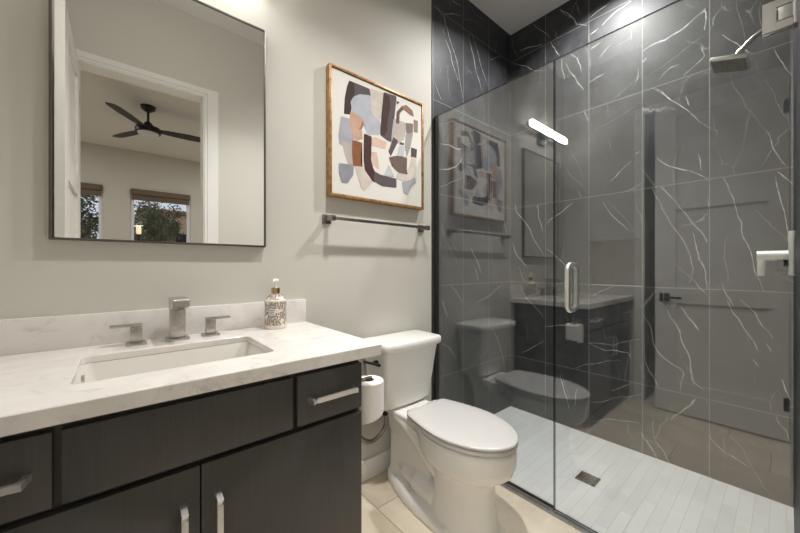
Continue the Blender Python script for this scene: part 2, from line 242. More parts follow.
# ---------------------------------------------------------------- geometry helpers
class MB:
    """collects shapes in world coordinates; build() links them as ONE mesh object"""
    def __init__(s): s.bm = bmesh.new()
    def _bev(s, geom_v, bev, seg=2):
        if bev:
            es = list({e for v in geom_v for e in v.link_edges})
            bmesh.ops.bevel(s.bm, geom=es, offset=bev, segments=seg, affect='EDGES', profile=.5, clamp_overlap=True)
    def box(s, x0, x1, y0, y1, z0, z1, bev=0., seg=2, mi=0):
        vs = [s.bm.verts.new((x, y, z)) for x in (x0, x1) for y in (y0, y1) for z in (z0, z1)]
        for q in ((0, 1, 3, 2), (4, 6, 7, 5), (0, 4, 5, 1), (2, 3, 7, 6), (0, 2, 6, 4), (1, 5, 7, 3)):
            f = s.bm.faces.new([vs[i] for i in q]); f.material_index = mi
        s._bev(vs, bev, seg); return s
    def obox(s, cen, ax, ay, az, dx, dy, dz, bev=0.):
        """box centred at cen with unit axes and full sizes"""
        cen, ax, ay, az = map(Vector, (cen, ax, ay, az))
        vs = [s.bm.verts.new(cen+ax*(i*dx/2)+ay*(j*dy/2)+az*(k*dz/2)) for i in (-1, 1) for j in (-1, 1) for k in (-1, 1)]
        for q in ((0, 1, 3, 2), (4, 6, 7, 5), (0, 4, 5, 1), (2, 3, 7, 6), (0, 2, 6, 4), (1, 5, 7, 3)): s.bm.faces.new([vs[i] for i in q])
        s._bev(vs, bev); return s
    def loft(s, rings, cap0=True, cap1=True, closed=True):
        R = [[s.bm.verts.new(p) for p in r] for r in rings]; n = len(R[0])
        for a, b in zip(R, R[1:]):
            for i in range(n if closed else n-1):
                s.bm.faces.new((a[i], a[(i+1) % n], b[(i+1) % n], b[i]))
        if cap0: s.bm.faces.new(R[0][::-1])
        if cap1: s.bm.faces.new(R[-1])
        return s
    def tube(s, pts, r, n=12, cap=True):
        pts = [Vector(p) for p in pts]; rings = []
        rr = r if isinstance(r, (list, tuple)) else [r]*len(pts)
        up = Vector((0, 0, 1))
        d0 = (pts[1]-pts[0]).normalized()
        if abs(d0.dot(up)) > .9: up = Vector((1, 0, 0))
        a = d0.cross(up).normalized()
        for i, p in enumerate(pts):
            d = (pts[min(i+1, len(pts)-1)]-pts[max(i-1, 0)]).normalized()
            a = (a-d*a.dot(d)).normalized(); b = d.cross(a)
            rings.append([p+(a*math.cos(2*math.pi*k/n)+b*math.sin(2*math.pi*k/n))*rr[i] for k in range(n)])
        return s.loft(rings, cap, cap)
    def lathe(s, cx, cy, prof, n=32):
        return s.loft([[(cx+r*math.cos(2*math.pi*k/n), cy+r*math.sin(2*math.pi*k/n), z) for k in range(n)] for r, z in prof])
    def disc_y(s, cx, y0, y1, cz, r, n=24):
        return s.loft([[(cx+r*math.cos(2*math.pi*k/n), y, cz+r*math.sin(2*math.pi*k/n)) for k in range(n)] for y in (y0, y1)])
    def quad(s, pts, mi=0):
        f = s.bm.faces.new([s.bm.verts.new(p) for p in pts]); f.material_index = mi; return f
    def build(s, name, mat, parent=None, smooth=40, recalc=True):
        if recalc: bmesh.ops.recalc_face_normals(s.bm, faces=s.bm.faces)
        org = Vector((0, 0, 0)); p = parent
        while p is not None: org += p.location; p = p.parent
        if org.length: bmesh.ops.translate(s.bm, verts=s.bm.verts, vec=-org)
        me = bpy.data.meshes.new(name); s.bm.to_mesh(me); s.bm.free()
        for m in (mat if isinstance(mat, (list, tuple)) else [mat]): me.materials.append(MATS[m])
        if smooth:
            me.polygons.foreach_set('use_smooth', [True]*len(me.polygons))
            me.set_sharp_from_angle(angle=math.radians(smooth))
        o = bpy.data.objects.new(name, me); COL.objects.link(o); o.parent = parent
        return o

def bezier(p, n=8):
    """smooth path through points (Catmull-Rom)"""
    P = [Vector(q) for q in p]; P = [2*P[0]-P[1]]+P+[2*P[-1]-P[-2]]; out = []
    for i in range(1, len(P)-2):
        for k in range(n):
            t = k/n; a, b, c, d = P[i-1:i+3]
            out.append(.5*((2*b)+(c-a)*t+(2*a-5*b+4*c-d)*t*t+(3*b-a-3*c+d)*t**3))
    out.append(P[-2]); return out

def thing(name, label, cat, loc, group=None):
    o = bpy.data.objects.new(name, None); COL.objects.link(o); o.location = loc; o.empty_display_size = .05
    o['label'] = label; o['category'] = cat
    if group: o['group'] = group
    return o
def tag(o, label, cat, group=None):
    o['label'] = label; o['category'] = cat
    if group: o['group'] = group
    return o
def struct(o, label=None, cat=None):
    o['kind'] = 'structure'
    if label: o['label'] = label
    if cat: o['category'] = cat
    return o
def sroot(name, label, cat, loc):
    o = thing(name, label, cat, loc); o['kind'] = 'structure'; return o

def rrect(cx, cy, hx, hy, r, z, n=6, bow=0.):
    """rounded rectangle ring in plan; bow pushes the -y side outward in the middle"""
    out = []
    for (sx, sy, a0) in ((1, 1, 0), (-1, 1, 90), (-1, -1, 180), (1, -1, 270)):
        for k in range(n+1):
            a = math.radians(a0+90*k/n)
            out.append([cx+sx*(hx-r)+r*math.cos(a), cy+sy*(hy-r)+r*math.sin(a)])
    if bow:
        ins = []
        for i, (x, y) in enumerate(out):
            ins.append([x, y])
            if i == 3*(n+1)-1:      # after last corner point on the -y side, subdivide the front edge
                x1, y1 = out[i+1]
                for k in range(1, 8): ins.append([x+(x1-x)*k/8, y+(y1-y)*k/8])
        for q in ins:
            if q[1] < cy: q[1] -= bow*max(0, 1-((q[0]-cx)/hx)**2)
        out = ins
    return [(x, y, z) for x, y in out]

# ================================================================ STRUCTURE
def wall_with_hole(mb, axis, plane0, plane1, a0, a1, z0, z1, holes):
    """slab between plane0/plane1 (normal axis 0=x, 1=y) spanning a0..a1, z0..z1, with rectangular holes (a,b,za,zb)"""
    As = sorted({a0, a1, *[h[0] for h in holes], *[h[1] for h in holes]}); Zs = sorted({z0, z1, *[h[2] for h in holes], *[h[3] for h in holes]})
    def solid(i, j):
        if not (0 <= i < len(As)-1 and 0 <= j < len(Zs)-1): return False
        ca = (As[i]+As[i+1])/2; cz = (Zs[j]+Zs[j+1])/2
        return not any(h[0] < ca < h[1] and h[2] < cz < h[3] for h in holes)
    P = (lambda a, z, p: (p, a, z)) if axis == 0 else (lambda a, z, p: (a, p, z))
    for i in range(len(As)-1):
        for j in range(len(Zs)-1):
            if not solid(i, j): continue
            a, b, c, d = As[i], As[i+1], Zs[j], Zs[j+1]
            for p in (plane0, plane1): mb.quad([P(a, c, p), P(b, c, p), P(b, d, p), P(a, d, p)])
            for (ni, nj, q) in ((i-1, j, (a, c, a, d)), (i+1, j, (b, c, b, d)), (i, j-1, (a, c, b, c)), (i, j+1, (a, d, b, d))):
                if not solid(ni, nj): mb.quad([P(q[0], q[1], plane0), P(q[2], q[3], plane0), P(q[2], q[3], plane1), P(q[0], q[1], plane1)])
    bmesh.ops.remove_doubles(mb.bm, verts=mb.bm.verts, dist=1e-5)
    return mb

YD = -0.141                                   # bedroom side of the doorway wall
DOOR = (-.217, .494, 0., 2.48)                # doorway opening
BX0, BX1, BY0 = -2.6, 2.6, -4.05              # bedroom extents
CLO = (-.012, .79, 0., 2.46)                  # opening in the left wall, behind the door

m = MB(); m.box(-2.72, 1.515, -4.17, 1.60, -.08, 0); m.box(1.515, 2.72, -4.17, YR, -.08, 0)
struct(m.build('floor', 'floor_tile', smooth=0), 'beige stone tile floor of the bathroom', 'floor')
m = MB(); m.box(1.565, 2.56, YR, 1.60, -.08, 0)
struct(m.build('floor_shower', 'mosaic_tile', smooth=0), 'white mosaic tile floor of the walk-in shower', 'floor')
m = MB(); m.box(1.515, 1.565, YR, YB, -.08, .004)
struct(m.build('trim_1', 'pull_nickel', smooth=0), 'grey metal strip in the floor along the shower glass', 'trim')
m = MB(); m.box(-2.72, 2.72, -4.17, 1.60, ZC, ZC+.1)
struct(m.build('ceiling', 'ceiling_paint', smooth=0), 'plain white ceiling', 'ceiling')
m = MB(); m.box(XL-.12, XM, YB, YB+.12, 0, ZC)
struct(m.build('wall_back', 'wall_paint', smooth=0), 'painted off-white wall behind the vanity and toilet', 'wall')

def ribbons(mb, lines, place, wmul=1.):
    """vein ribbons on a tiled face: tapered, jittered strips; place(a, z) -> point just off the face"""
    rnd = random.Random(3)
    for ln in lines:
        P = [Vector(p) for p in ln]
        for _ in range(2):
            Q = [P[0]]
            for a, b in zip(P, P[1:]):
                d = b-a; n = Vector((-d.y, d.x)); Q += [(a+b)/2+n*rnd.uniform(-.07, .07), b]
            P = Q
        L = sum((b-a).length for a, b in zip(P, P[1:]))
        wd = rnd.choice((.0024, .003, .0038, .0052))*wmul; mi = 1 if wd > .0026*wmul else 2
        vs = []
        for i, p in enumerate(P):
            d = (P[min(i+1, len(P)-1)]-P[max(i-1, 0)]); n = Vector((-d.y, d.x)).normalized()
            tp = .3+.7*math.sin(math.pi*min(1, max(0, (i+.5)/len(P))))*rnd.uniform(.7, 1.2)
            vs.append([mb.bm.verts.new(place(*(p+n*(wd*tp*s)))) for s in (-.5, .5)])
        for a, b in zip(vs, vs[1:]):
            f = mb.bm.faces.new((a[0], b[0], b[1], a[1])); f.material_index = mi
        L = L

# tiled part of the vanity wall
m = MB(); m.box(XM, XE, YB, YB+.12, 0, ZC); ribbons(m, VEINS_BACK, lambda a, z: (a, YB-.0005, z))
struct(m.build('wall_tiled', ['marble_back', 'marble_vein', 'marble_vein_faint'], smooth=0), 'black veined marble tile on the shower side of the vanity wall', 'wall')
m = MB(); m.box(XM-.005, XM, YB-.004, YB, 0, ZC)
struct(m.build('trim_2', 'black_metal', smooth=0), 'thin black edge strip where the marble tile begins', 'trim')
# end wall with a niche
NI = (.579, .876, 1.028, 1.325)
m = MB(); wall_with_hole(m, 0, XE, XE+.15, YR-.12, YB+.12, 0, ZC, [NI])
m.quad([(XE+.09, NI[0], NI[2]), (XE+.09, NI[1], NI[2]), (XE+.09, NI[1], NI[3]), (XE+.09, NI[0], NI[3])])
ribbons(m, [l for l in VEINS_END if not any(NI[0] < a < NI[1] and NI[2] < z < NI[3] for a, z in l)], lambda a, z: (XE-.0005, a, z))
struct(m.build('wall_shower', ['marble_end', 'marble_vein', 'marble_vein_faint'], smooth=0), 'black veined marble tile end wall of the shower with a recessed niche', 'wall')
# doorway wall: painted part with the opening, tiled part
XT = 1.15
m = MB(); wall_with_hole(m, 1, YD, YR, -2.6, XT, 0, ZC, [DOOR])
struct(m.build('wall_doorway', ['wall_paint'], smooth=0), 'painted wall with the doorway, seen in the mirror', 'wall')
m = MB(); m.box(XT, XE, YD, YR, 0, ZC)
struct(m.build('wall_valve', 'marble_back', smooth=0), 'black marble tile wall that carries the shower head and valve', 'wall')
m = MB(); wall_with_hole(m, 0, XL-.12, XL, YR, YB+.12, 0, ZC, [(YR, CLO[1], 0, CLO[3])])
struct(m.build('wall_left', 'wall_paint', smooth=0), 'painted wall at the left end of the vanity', 'wall')
# closet behind the left wall
m = MB(); m.box(-1.2, -1.1, YR, YB, 0, ZC); m.box(-1.1, XL-.12, 1.0, 1.1, 0, ZC)
struct(m.build('wall_closet', 'bedroom_paint', smooth=0), 'wall of the dark closet beyond the left opening', 'wall')
# bedroom shell
W2 = (.103, .943, .80, 2.43); W1 = (-1.067, -.227, .80, 2.43)
m = MB(); wall_with_hole(m, 1, BY0-.12, BY0, BX0-.12, BX1+.12, 0, ZC, [W1, W2])
struct(m.build('wall_bedroom_far', 'bedroom_paint', smooth=0), 'far bedroom wall with two windows, seen in the mirror', 'wall')
m = MB(); m.box(BX0-.12, BX0, BY0, 1.60, 0, ZC)
struct(m.build('wall_bedroom_left', 'bedroom_paint', smooth=0), 'left side wall of the bedroom', 'wall')
m = MB(); m.box(BX1, BX1+.12, BY0, 1.60, 0, ZC)
struct(m.build('wall_bedroom_right', 'bedroom_paint', smooth=0), 'right side wall of the bedroom', 'wall')

# casings and baseboards
m = MB(); y0, y1 = YR, YR+.007
m.box(DOOR[1]-.004, DOOR[1]+.012, y0, y1+.001, 0, DOOR[3]+.004); m.box(DOOR[1]+.017, .585, y0, y1-.002, 0, DOOR[3]+.055)
m.box(DOOR[0]-.09, DOOR[0]+.004, y0, y1-.001, 0, DOOR[3]+.055)
m.box(DOOR[0]+.004, DOOR[1]+.017, y0, y1-.002, DOOR[3]+.017, DOOR[3]+.055); m.box(DOOR[0]+.004, DOOR[1]-.004, y0, y1+.001, DOOR[3]-.004, DOOR[3]+.012)
m.box(DOOR[1]-.012, DOOR[1], YD-.01, YR, 0, DOOR[3]); m.box(DOOR[0], DOOR[0]+.006, YD-.01, YR-.03, 0, DOOR[3]); m.box(DOOR[0], DOOR[1], YD-.01, YR, DOOR[3]-.012, DOOR[3])
struct(m.build('trim_3', 'trim_paint', smooth=0), 'white casing around the bathroom doorway', 'trim')
m = MB(); m.box(XL, XL+.015, CLO[1], CLO[1]+.075, 0, CLO[3]+.06, .003); m.box(XL, XL+.015, YR, CLO[1], CLO[3], CLO[3]+.06, .003)
struct(m.build('trim_4', 'trim_paint', smooth=0), 'white casing of the opening behind the door', 'trim')
m = MB(); m.box(.60, XM-.006, YB-.014, YB, 0, .108, .003)
struct(m.build('baseboard_back', 'trim_paint', smooth=0), 'white baseboard behind the toilet', 'baseboard')
m = MB(); m.box(.585, XT, YR, YR+.004, 0, .11)
struct(m.build('baseboard_doorway', 'trim_paint', smooth=0), 'white baseboard along the doorway wall', 'baseboard')

# bedroom windows
def window(n, r, lab):
    x0, x1, z0, z1 = r
    o = sroot('window_%d' % n, lab, 'window', (x0, BY0, z0))
    m = MB()
    for a, b, c, d in ((x0, x0+.05, z0, z1), (x1-.05, x1, z0, z1), (x0+.05, x1-.05, z0, z0+.05), (x0+.05, x1-.05, z1-.05, z1), ): m.box(a, b, BY0-.09, BY0-.02, c, d, .004)
    m.box(x0+.05, x1-.05, BY0-.075, BY0-.035, (z0+z1)/2-.4-.02, (z0+z1)/2-.4+.02, .003)
    m.build('frame', 'vinyl_white', o, 0)
    m = MB(); m.box(x0+.05, x1-.05, BY0-.06, BY0-.055, z0+.05, z1-.05); m.build('pane', 'window_glass', o, 0)
    m = MB(); m.box(x0-.02, x1+.02, BY0-.02, BY0+.03, z0-.03, z0, .004); m.build('sill', 'trim_paint', o, 0)
window(1, W1, 'left bedroom window in the mirror, partly hidden by the door')
window(2, W2, 'right bedroom window in the mirror, with the added lantern outside')
def shade(r, lab):
    x0, x1, z0, z1 = r
    o = thing('roller_shade', lab, 'shade', ((x0+x1)/2, BY0-.01, z1), 'roller shades on the bedroom windows')
    m = MB(); m.box(x0+.012, x1-.012, BY0-.02, BY0+.05, z1-.09, z1-.002, .006); m.build('valance', 'fabric_shade', o)
    m = MB(); m.box(x0+.02, x1-.02, BY0+.008, BY0+.016, z1-.165, z1-.09); m.box(x0+.02, x1-.02, BY0+.004, BY0+.02, z1-.18, z1-.165, .003); m.build('shade_cloth', 'fabric_shade', o)
shade(W1, 'brown roller shade drawn up on the left bedroom window in the mirror')
shade(W2, 'brown roller shade drawn up on the right bedroom window in the mirror')

# ---- the open door (slab with three recessed panels), hinged at the doorway's left jamb
DX0, DX1 = -.2405, -.2055
o = sroot('door_1', 'white three-panel door standing open inside the bathroom', 'door', (-.223, 0.0, .012))
m = MB()
PAN = [(.25, .867), (.984, 1.594), (1.711, 2.320)]; PY0, PY1, Y0, Y1 = .078, .560, -.012, .692
wall_with_hole(m, 0, DX0, DX1, Y0, Y1, .012, 2.42, [(PY0, PY1, a, b) for a, b in PAN])
for a, b in PAN: m.box(DX0+.015, DX1-.015, PY0-.002, PY1+.002, a-.002, b+.002)
m.build('door_slab', 'door_paint', o, 0)
h = MB()
for sx, x in ((1, DX1), (-1, DX0)):
    h.box(min(x, x+sx*.008), max(x, x+sx*.008), .598, .662, .877, .941, .002)
    h.tube([(x+sx*.006, .630, .909), (x+sx*.048, .630, .909)], .010)
    h.box(min(x+sx*.040, x+sx*.052), max(x+sx*.040, x+sx*.052), .520, .642, .900, .918, .003)
h.build('door_handle', 'black_metal', o)
for z in (.25, 1.2, 2.2):
    h = MB(); h.tube([(-.212, -.016, z-.045), (-.212, -.016, z+.045)], .0065); h.box(-.215, -.2055, -.016, .014, z-.045, z+.045); h.build('hinge', 'pull_nickel', o)

# ================================================================ LAMPS
def can_light(x, y, watts, label, col=(1, .985, .965), r=.055, sz=.055, spread=180):
    o = thing('recessed_or_fill_light', label, 'light', (x, y, ZC), None)
    m = MB(); n = 32
    m.lathe(x, y, [(.085, ZC), (.085, ZC-.004), (.062, ZC-.007), (.058, ZC-.002)], n); m.build('trim_ring', 'trim_paint', o)
    m = MB(); m.lathe(x, y, [(.056, ZC-.001), (.056, ZC-.003)], n); m.build('lens', 'lit_lens', o)
    ld = bpy.data.lights.new('lamp', 'AREA'); ld.shape = 'DISK'; ld.size = 2*sz; ld.energy = watts; ld.color = col; ld.spread = math.radians(spread)
    lo = bpy.data.objects.new('lamp', ld); COL.objects.link(lo); lo.parent = o; lo.location = (0, 0, -.012)
    return o
can_light(2.0, .745, SHOWER_W, 'round recessed ceiling light over the shower', spread=SHOWER_S)
can_light(.80, .74, ROOM_W, 'added fill light in recessed form over the toilet and vanity', spread=ROOM_S)  # extra lamp, added to brighten the floor and fixtures
can_light(-1.5, -2.4, BED_W, 'added bedroom fill light in the ceiling beyond the doorway, left side', sz=.08)  # added pair: brightens the bedroom and sends fill through the doorway
can_light(1.7, -2.4, BED_W, 'added bedroom fill light in the ceiling beyond the doorway, right side', sz=.08)

# vanity bar light above the mirror
o = thing('vanity_light', 'long lit bar light above the mirror, reflected in the shower glass', 'light', (.15, YB, 2.33))
m = MB(); m.box(.09, .21, YB-.022, YB+.001, 2.27, 2.36, .004); m.build('wall_plate', 'black_metal', o)
m = MB(); m.box(.135, .165, YB-.07, YB-.018, 2.315, 2.345, .003); m.build('arm', 'black_metal', o)
m = MB(); m.box(-.185, .485, YB-.074, YB-.052, 2.338, 2.376, .003); m.build('back_bar', 'black_metal', o)
m = MB(); m.box(-.180, .480, YB-.106, YB-.073, 2.335, 2.387, .008); m.build('diffuser', 'lit_diffuser', o)

# ================================================================ VANITY
VX0, VX1, VYF = -.314, .600, .900
o = thing('vanity_cabinet', 'dark espresso bathroom vanity cabinet under the white counter', 'cabinet', (.143, 1.19, 0))
m = MB()
yb = VYF+.021
for a, b, c, d in ((VX0, VX0+.018, yb+.018, YB-.002), (VX1-.018, VX1, yb+.018, YB-.002), (VX0, VX1, yb, yb+.018), (VX0+.018, VX1-.018, YB-.012, YB-.002)): m.box(a, b, c, d, .10, .857)
m.box(VX0+.018, VX1-.018, yb+.018, YB-.012, .10, .118); m.box(VX0+.02, VX1-.02, yb+.06, YB-.01, 0, .10)
m.build('body', 'espresso_wood', o)
# stile strips of the face frame between the fronts are part of the body colour; fronts stand 21 mm proud
def pull(mb, a, b, along):
    """angular bar pull from a to b (points on the front face); along 'x' or 'z'"""
    a, b = Vector(a), Vector(b); out = Vector((0, -1, 0)); t = .011; so = .030
    d = (b-a).normalized(); side = d.cross(out).normalized()
    p = [a, a+d*.014+out*so, b-d*.014+out*so, b]
    prof = lambda c, wd, th, ax: [c+side*wd/2+ax*th/2, c-side*wd/2+ax*th/2, c-side*wd/2-ax*th/2, c+side*wd/2-ax*th/2]
    mb.loft([prof(p[0]+d*.006, .013, .012, d), prof(p[0]+d*.006+out*.001, .013, .012, d), prof(p[1]-d*.001, .013, .014, (d-out).normalized()), prof(p[1]+d*.012-out*.003, .013, .008, out), prof(p[2]-d*.012-out*.003, .013, .008, out), prof(p[2]+d*.001, .013, .014, (d+out).normalized()), prof(p[3]-d*.006+out*.001, .013, .012, d), prof(p[3]-d*.006, .013, .012, d)])
def front(name, x0, x1, z0, z1, pl=None):
    m = MB(); m.box(x0, x1, VYF, VYF+.020, z0, z1, .0015); f = m.build(name, 'espresso_wood', o)
    if pl: h = MB(); pull(h, *pl); h.build('handle', 'pull_nickel', f)
front('drawer', -.312, -.101, .694, .838, ((-.286, VYF, .765), (-.126, VYF, .765), 'x'))
front('false_front', -.089, .368, .694, .838)
front('drawer', .381, .599, .694, .838, ((.408, VYF, .765), (.572, VYF, .765), 'x'))
front('door', -.312, .1415, .115, .680, ((.108, VYF, .603), (.108, VYF, .45), 'z'))
front('door', .1445, .599, .115, .680, ((.179, VYF, .606), (.179, VYF, .45), 'z'))

# countertop with a cut-out for the basin, plus backsplash
CT0, CT1 = .858, .895; HX0, HX1, HY0, HY1 = -.087, .357, 1.004, 1.297
o = thing('countertop', 'white veined quartz countertop on the dark vanity', 'countertop', (.157, 1.19, CT0))
m = MB()
oc = ((-.344, .872), (.658, .872), (.658, YB), (-.344, YB))
def hole_ring(z, grow=0.):
    return rrect((HX0+HX1)/2, (HY0+HY1)/2, (HX1-HX0)/2+grow, (HY1-HY0)/2+grow, .022+grow, z, 6)
def outer_ring(ring, inset=0.):
    """ring points carried out to the slab outline, the middle of each rounded corner to the exact slab corner"""
    x0, x1, y0, y1 = -.344+inset, .658-inset, .872+inset, YB; out = []
    cor = ((x1, y1, 0, -1, -1, 0), (x0, y1, 1, 0, 0, -1), (x0, y0, 0, 1, 1, 0), (x1, y0, -1, 0, 0, 1)); n = len(ring)//4
    for q in range(4):
        X, Y, ax, ay, bx_, by_ = cor[q]
        for k in range(n):
            d = (n//2-k)*.03
            out.append((X+ax*d, Y+ay*d, ring[0][2]) if d > 0 else (X-bx_*d, Y-by_*d, ring[0][2]))
    return out
b = .0025
hr = hole_ring
m.loft([hr(CT1-.020), hr(CT1-.002), hr(CT1, .002), outer_ring(hr(CT1), b), outer_ring(hr(CT1-b)), outer_ring(hr(CT0+b)), outer_ring(hr(CT0), b)], False, False)
# underside
R1 = [m.bm.verts.new(p) for p in hr(CT1-.020)]; RM = [m.bm.verts.new(p) for p in hr(CT1-.020, .035)]; R2 = [m.bm.verts.new(p) for p in outer_ring(hr(CT0), b)]
for A_, B_ in ((R1, RM), (RM, R2)):
    for i in range(len(R1)): m.bm.faces.new((A_[i], B_[i], B_[(i+1) % len(R1)], A_[(i+1) % len(R1)]))
bmesh.ops.remove_doubles(m.bm, verts=m.bm.verts, dist=1e-5)
m.build('slab', 'quartz', o, 30)
m = MB(); m.box(-.344, .658, YB-.020, YB, CT1, CT1+.104, .002); tag(m.build('backsplash', 'quartz', None, 30), 'low quartz backsplash strip along the wall behind the faucet', 'backsplash')

# undermount basin
o = thing('sink', 'white rectangular undermount basin in the quartz counter', 'sink', (.135, 1.15, .74))
m = MB(); cx, cy = (HX0+HX1)/2, (HY0+HY1)/2; hx, hy = (HX1-HX0)/2, (HY1-HY0)/2
ZB = CT1-.0205
m.loft([rrect(cx, cy, hx+.012, hy+.012, .03, ZB-.004, 6), rrect(cx, cy, hx+.012, hy+.012, .03, ZB, 6), rrect(cx, cy, hx+.002, hy+.002, .024, ZB, 6), rrect(cx, cy, hx-.0005, hy-.0005, .024, ZB-.003, 6), rrect(cx, cy, hx-.014, hy-.010, .035, .785, 6), rrect(cx, cy, hx-.024, hy-.020, .040, .762, 6), rrect(cx, cy, hx-.055, hy-.05, .045, .750, 6), rrect(cx, cy+.02, .03, .03, .029, .746, 6), rrect(cx, cy+.02, .03, .03, .029, .74, 6)], False, True)
m.loft([rrect(cx, cy, hx+.012, hy+.012, .03, ZB-.004, 6), rrect(cx, cy, hx+.008, hy+.008, .03, .75, 6), rrect(cx, cy, hx-.02, hy-.02, .03, .73, 6)], False, True)
m.build('basin', 'sink_porcelain', o, 60)
m = MB(); m.lathe(cx, cy+.02, [(.028, .739), (.028, .749), (.022, .751), (.001, .751)]); m.build('drain_stopper', 'brushed_nickel', o)
m = MB(); m.loft([[(HX0+.004+.006*k, 1.235+.014*math.cos(2*math.pi*i/20), .848+.009*math.sin(2*math.pi*i/20)) for i in range(20)] for k in (0, 1)]); m.build('overflow_ring', 'brushed_nickel', o)

# widespread faucet
o = thing('faucet', 'brushed nickel square three-piece faucet behind the basin', 'faucet', (.149, 1.39, CT1))
m = MB(); z = CT1
m.box(.115, .184, 1.362, 1.426, z, z+.008, .002); m.build('spout_base', 'brushed_nickel', o)
m = MB(); m.box(.127, .172, 1.372, 1.416, z+.006, z+.135, .002)
m.loft([[(x, 1.4165, z+.108), (x, 1.4165, z+.148), (x, 1.291, z+.148), (x, 1.285, z+.144), (x, 1.285, z+.126), (x, 1.30, z+.121), (x, 1.374, z+.108)] for x in (.1265, .1725)])
m.build('spout', 'brushed_nickel', o, 25)
m = MB(); m.box(.131, .168, 1.2835, 1.2855, z+.129, z+.142); m.build('outlet', 'chrome', o, 0)
m = MB(); m.lathe(.1495, 1.304, [(.009, z+.124), (.009, z+.112), (.001, z+.112)], 20); m.build('aerator', 'dark_nickel', o)
for cx, sg in ((.036, -1), (.2525, 1)):
    m = MB(); m.box(cx-.027, cx+.027, 1.367, 1.421, z, z+.008, .002); m.box(cx-.0155, cx+.0155, 1.378, 1.410, z+.007, z+.060, .002)
    hb = m.build('handle', 'brushed_nickel', o)
    m = MB(); x0, x1 = sorted((cx-sg*.0155, cx+sg*.066)); m.box(x0, x1, 1.381, 1.407, z+.0595, z+.068, .002); m.build('lever', 'brushed_nickel', hb)

# soap bottle
bx, by = .4915, 1.385
o = thing('soap_dispenser', 'floral patterned pump soap bottle with gold collar on the counter', 'soap bottle', (bx, by, CT1))
m = MB(); m.lathe(bx, by, [(.001, CT1), (.041, CT1), (.0435, CT1+.003), (.0435, CT1+.016)], 40); m.build('bottle_base', 'bottle_cream', o)
m = MB(); m.lathe(bx, by, [(.0435, CT1+.112), (.0430, CT1+.118), (.040, CT1+.121)], 40); m.build('shoulder_band', 'bottle_cream', o)
m = MB(); m.lathe(bx, by, [(.0432, CT1+.016), (.0432, CT1+.112)], 40); m.lathe(bx, by, [(.040, CT1+.120), (.034, CT1+.130), (.022, CT1+.140), (.0165, CT1+.144), (.0165, CT1+.148)], 40)
m.build('bottle_body', 'floral_print', o)
m = MB(); m.lathe(bx, by, [(.0175, CT1+.146), (.0175, CT1+.165), (.016, CT1+.168)], 32); m.build('collar', 'gold_collar', o)
m = MB(); m.lathe(bx, by, [(.0075, CT1+.167), (.006, CT1+.175), (.0055, CT1+.192), (.012, CT1+.194), (.0125, CT1+.202), (.009, CT1+.205), (.001, CT1+.206)], 24)
m.tube(bezier([(bx, by, CT1+.199), (bx-.012, by-.018, CT1+.200), (bx-.021, by-.030, CT1+.194)], 4), .0045, 10); m.build('pump', 'white_plastic', o)
def on_bottle(a, z, off=.0006): r = .0432+off; return (bx+r*math.cos(a), by+r*math.sin(a), CT1+z)
def wrap(mb, a0, a1, z0, z1, off, mi=0, n=8):
    P = [[mb.bm.verts.new(on_bottle(a0+(a1-a0)*k/n, zz, off)) for zz in (z0, z1)] for k in range(n+1)]
    for p, q in zip(P, P[1:]): f = mb.bm.faces.new((p[0], q[0], q[1], p[1])); f.material_index = mi
fa = math.atan2(-by, -bx)        # towards the room
m = MB(); wrap(m, fa-.62, fa-.02, .058, .084, .0006); lb = m.build('label', 'label_white', o)
m = MB()
rr = random.Random(5)
for zz in (.078, .071, .064):
    a = fa-.56
    while a < fa-.12:
        w_ = rr.uniform(.03, .07); wrap(m, a, a+w_, zz-.0022, zz+.0022, .0010, 0, 2); a += w_+.025
m.build('label_script', 'label_ink', lb)
m = MB(); wrap(m, fa+.18, fa+.58, .071, .081, .0006); m.build('band', 'bottle_cream', o)

# mirror
MX0, MX1, MZ0, MZ1 = -.170, .473, 1.235, 2.167
o = thing('wall_mirror', 'rectangular mirror with thin dark metal frame above the vanity', 'mirror', ((MX0+MX1)/2, YB, MZ0))
m = MB(); f_ = .007
for a, b, c, d in ((MX0, MX0+f_, MZ0, MZ1), (MX1-f_, MX1, MZ0, MZ1), (MX0+f_, MX1-f_, MZ0, MZ0+f_), (MX0+f_, MX1-f_, MZ1-f_, MZ1)): m.box(a, b, YB-.026, YB, c, d, .0008)
m.build('frame', 'bronze_channel', o, 30)
m = MB(); m.box(MX0+f_-.001, MX1-f_+.001, YB-.022, YB-.004, MZ0+f_-.001, MZ1-f_+.001); m.build('mirror_glass', 'mirror_silver', o, 0)

# framed abstract picture
o = thing('framed_art', 'gold framed abstract painting of brown, grey and peach shapes', 'picture', (1.09, YB, 1.50))
AX0, AX1, AZ0, AZ1 = .770, 1.411, 1.499, 2.146; YA = YB-.038
m = MB(); f_ = .013
for a, b, c, d in ((AX0, AX0+f_, AZ0, AZ1), (AX1-f_, AX1, AZ0, AZ1), (AX0+f_, AX1-f_, AZ0, AZ0+f_), (AX0+f_, AX1-f_, AZ1-f_, AZ1)): m.box(a, b, YA, YB-.001, c, d, .002)
m.build('frame', 'gilt_wood', o, 30)
m = MB(); YC = YA+.006
m.box(AX0+f_+.003, AX1-f_-.003, YC, YB-.006, AZ0+f_+.003, AZ1-f_-.003)
names = ['canvas']
def soft(poly, it=2):
    for _ in range(it):
        out = []
        for a, b in zip(poly, poly[1:]+poly[:1]):
            out += [(a[0]*.93+b[0]*.07, a[1]*.93+b[1]*.07), (a[0]*.07+b[0]*.93, a[1]*.07+b[1]*.93)]
        poly = out
    return poly
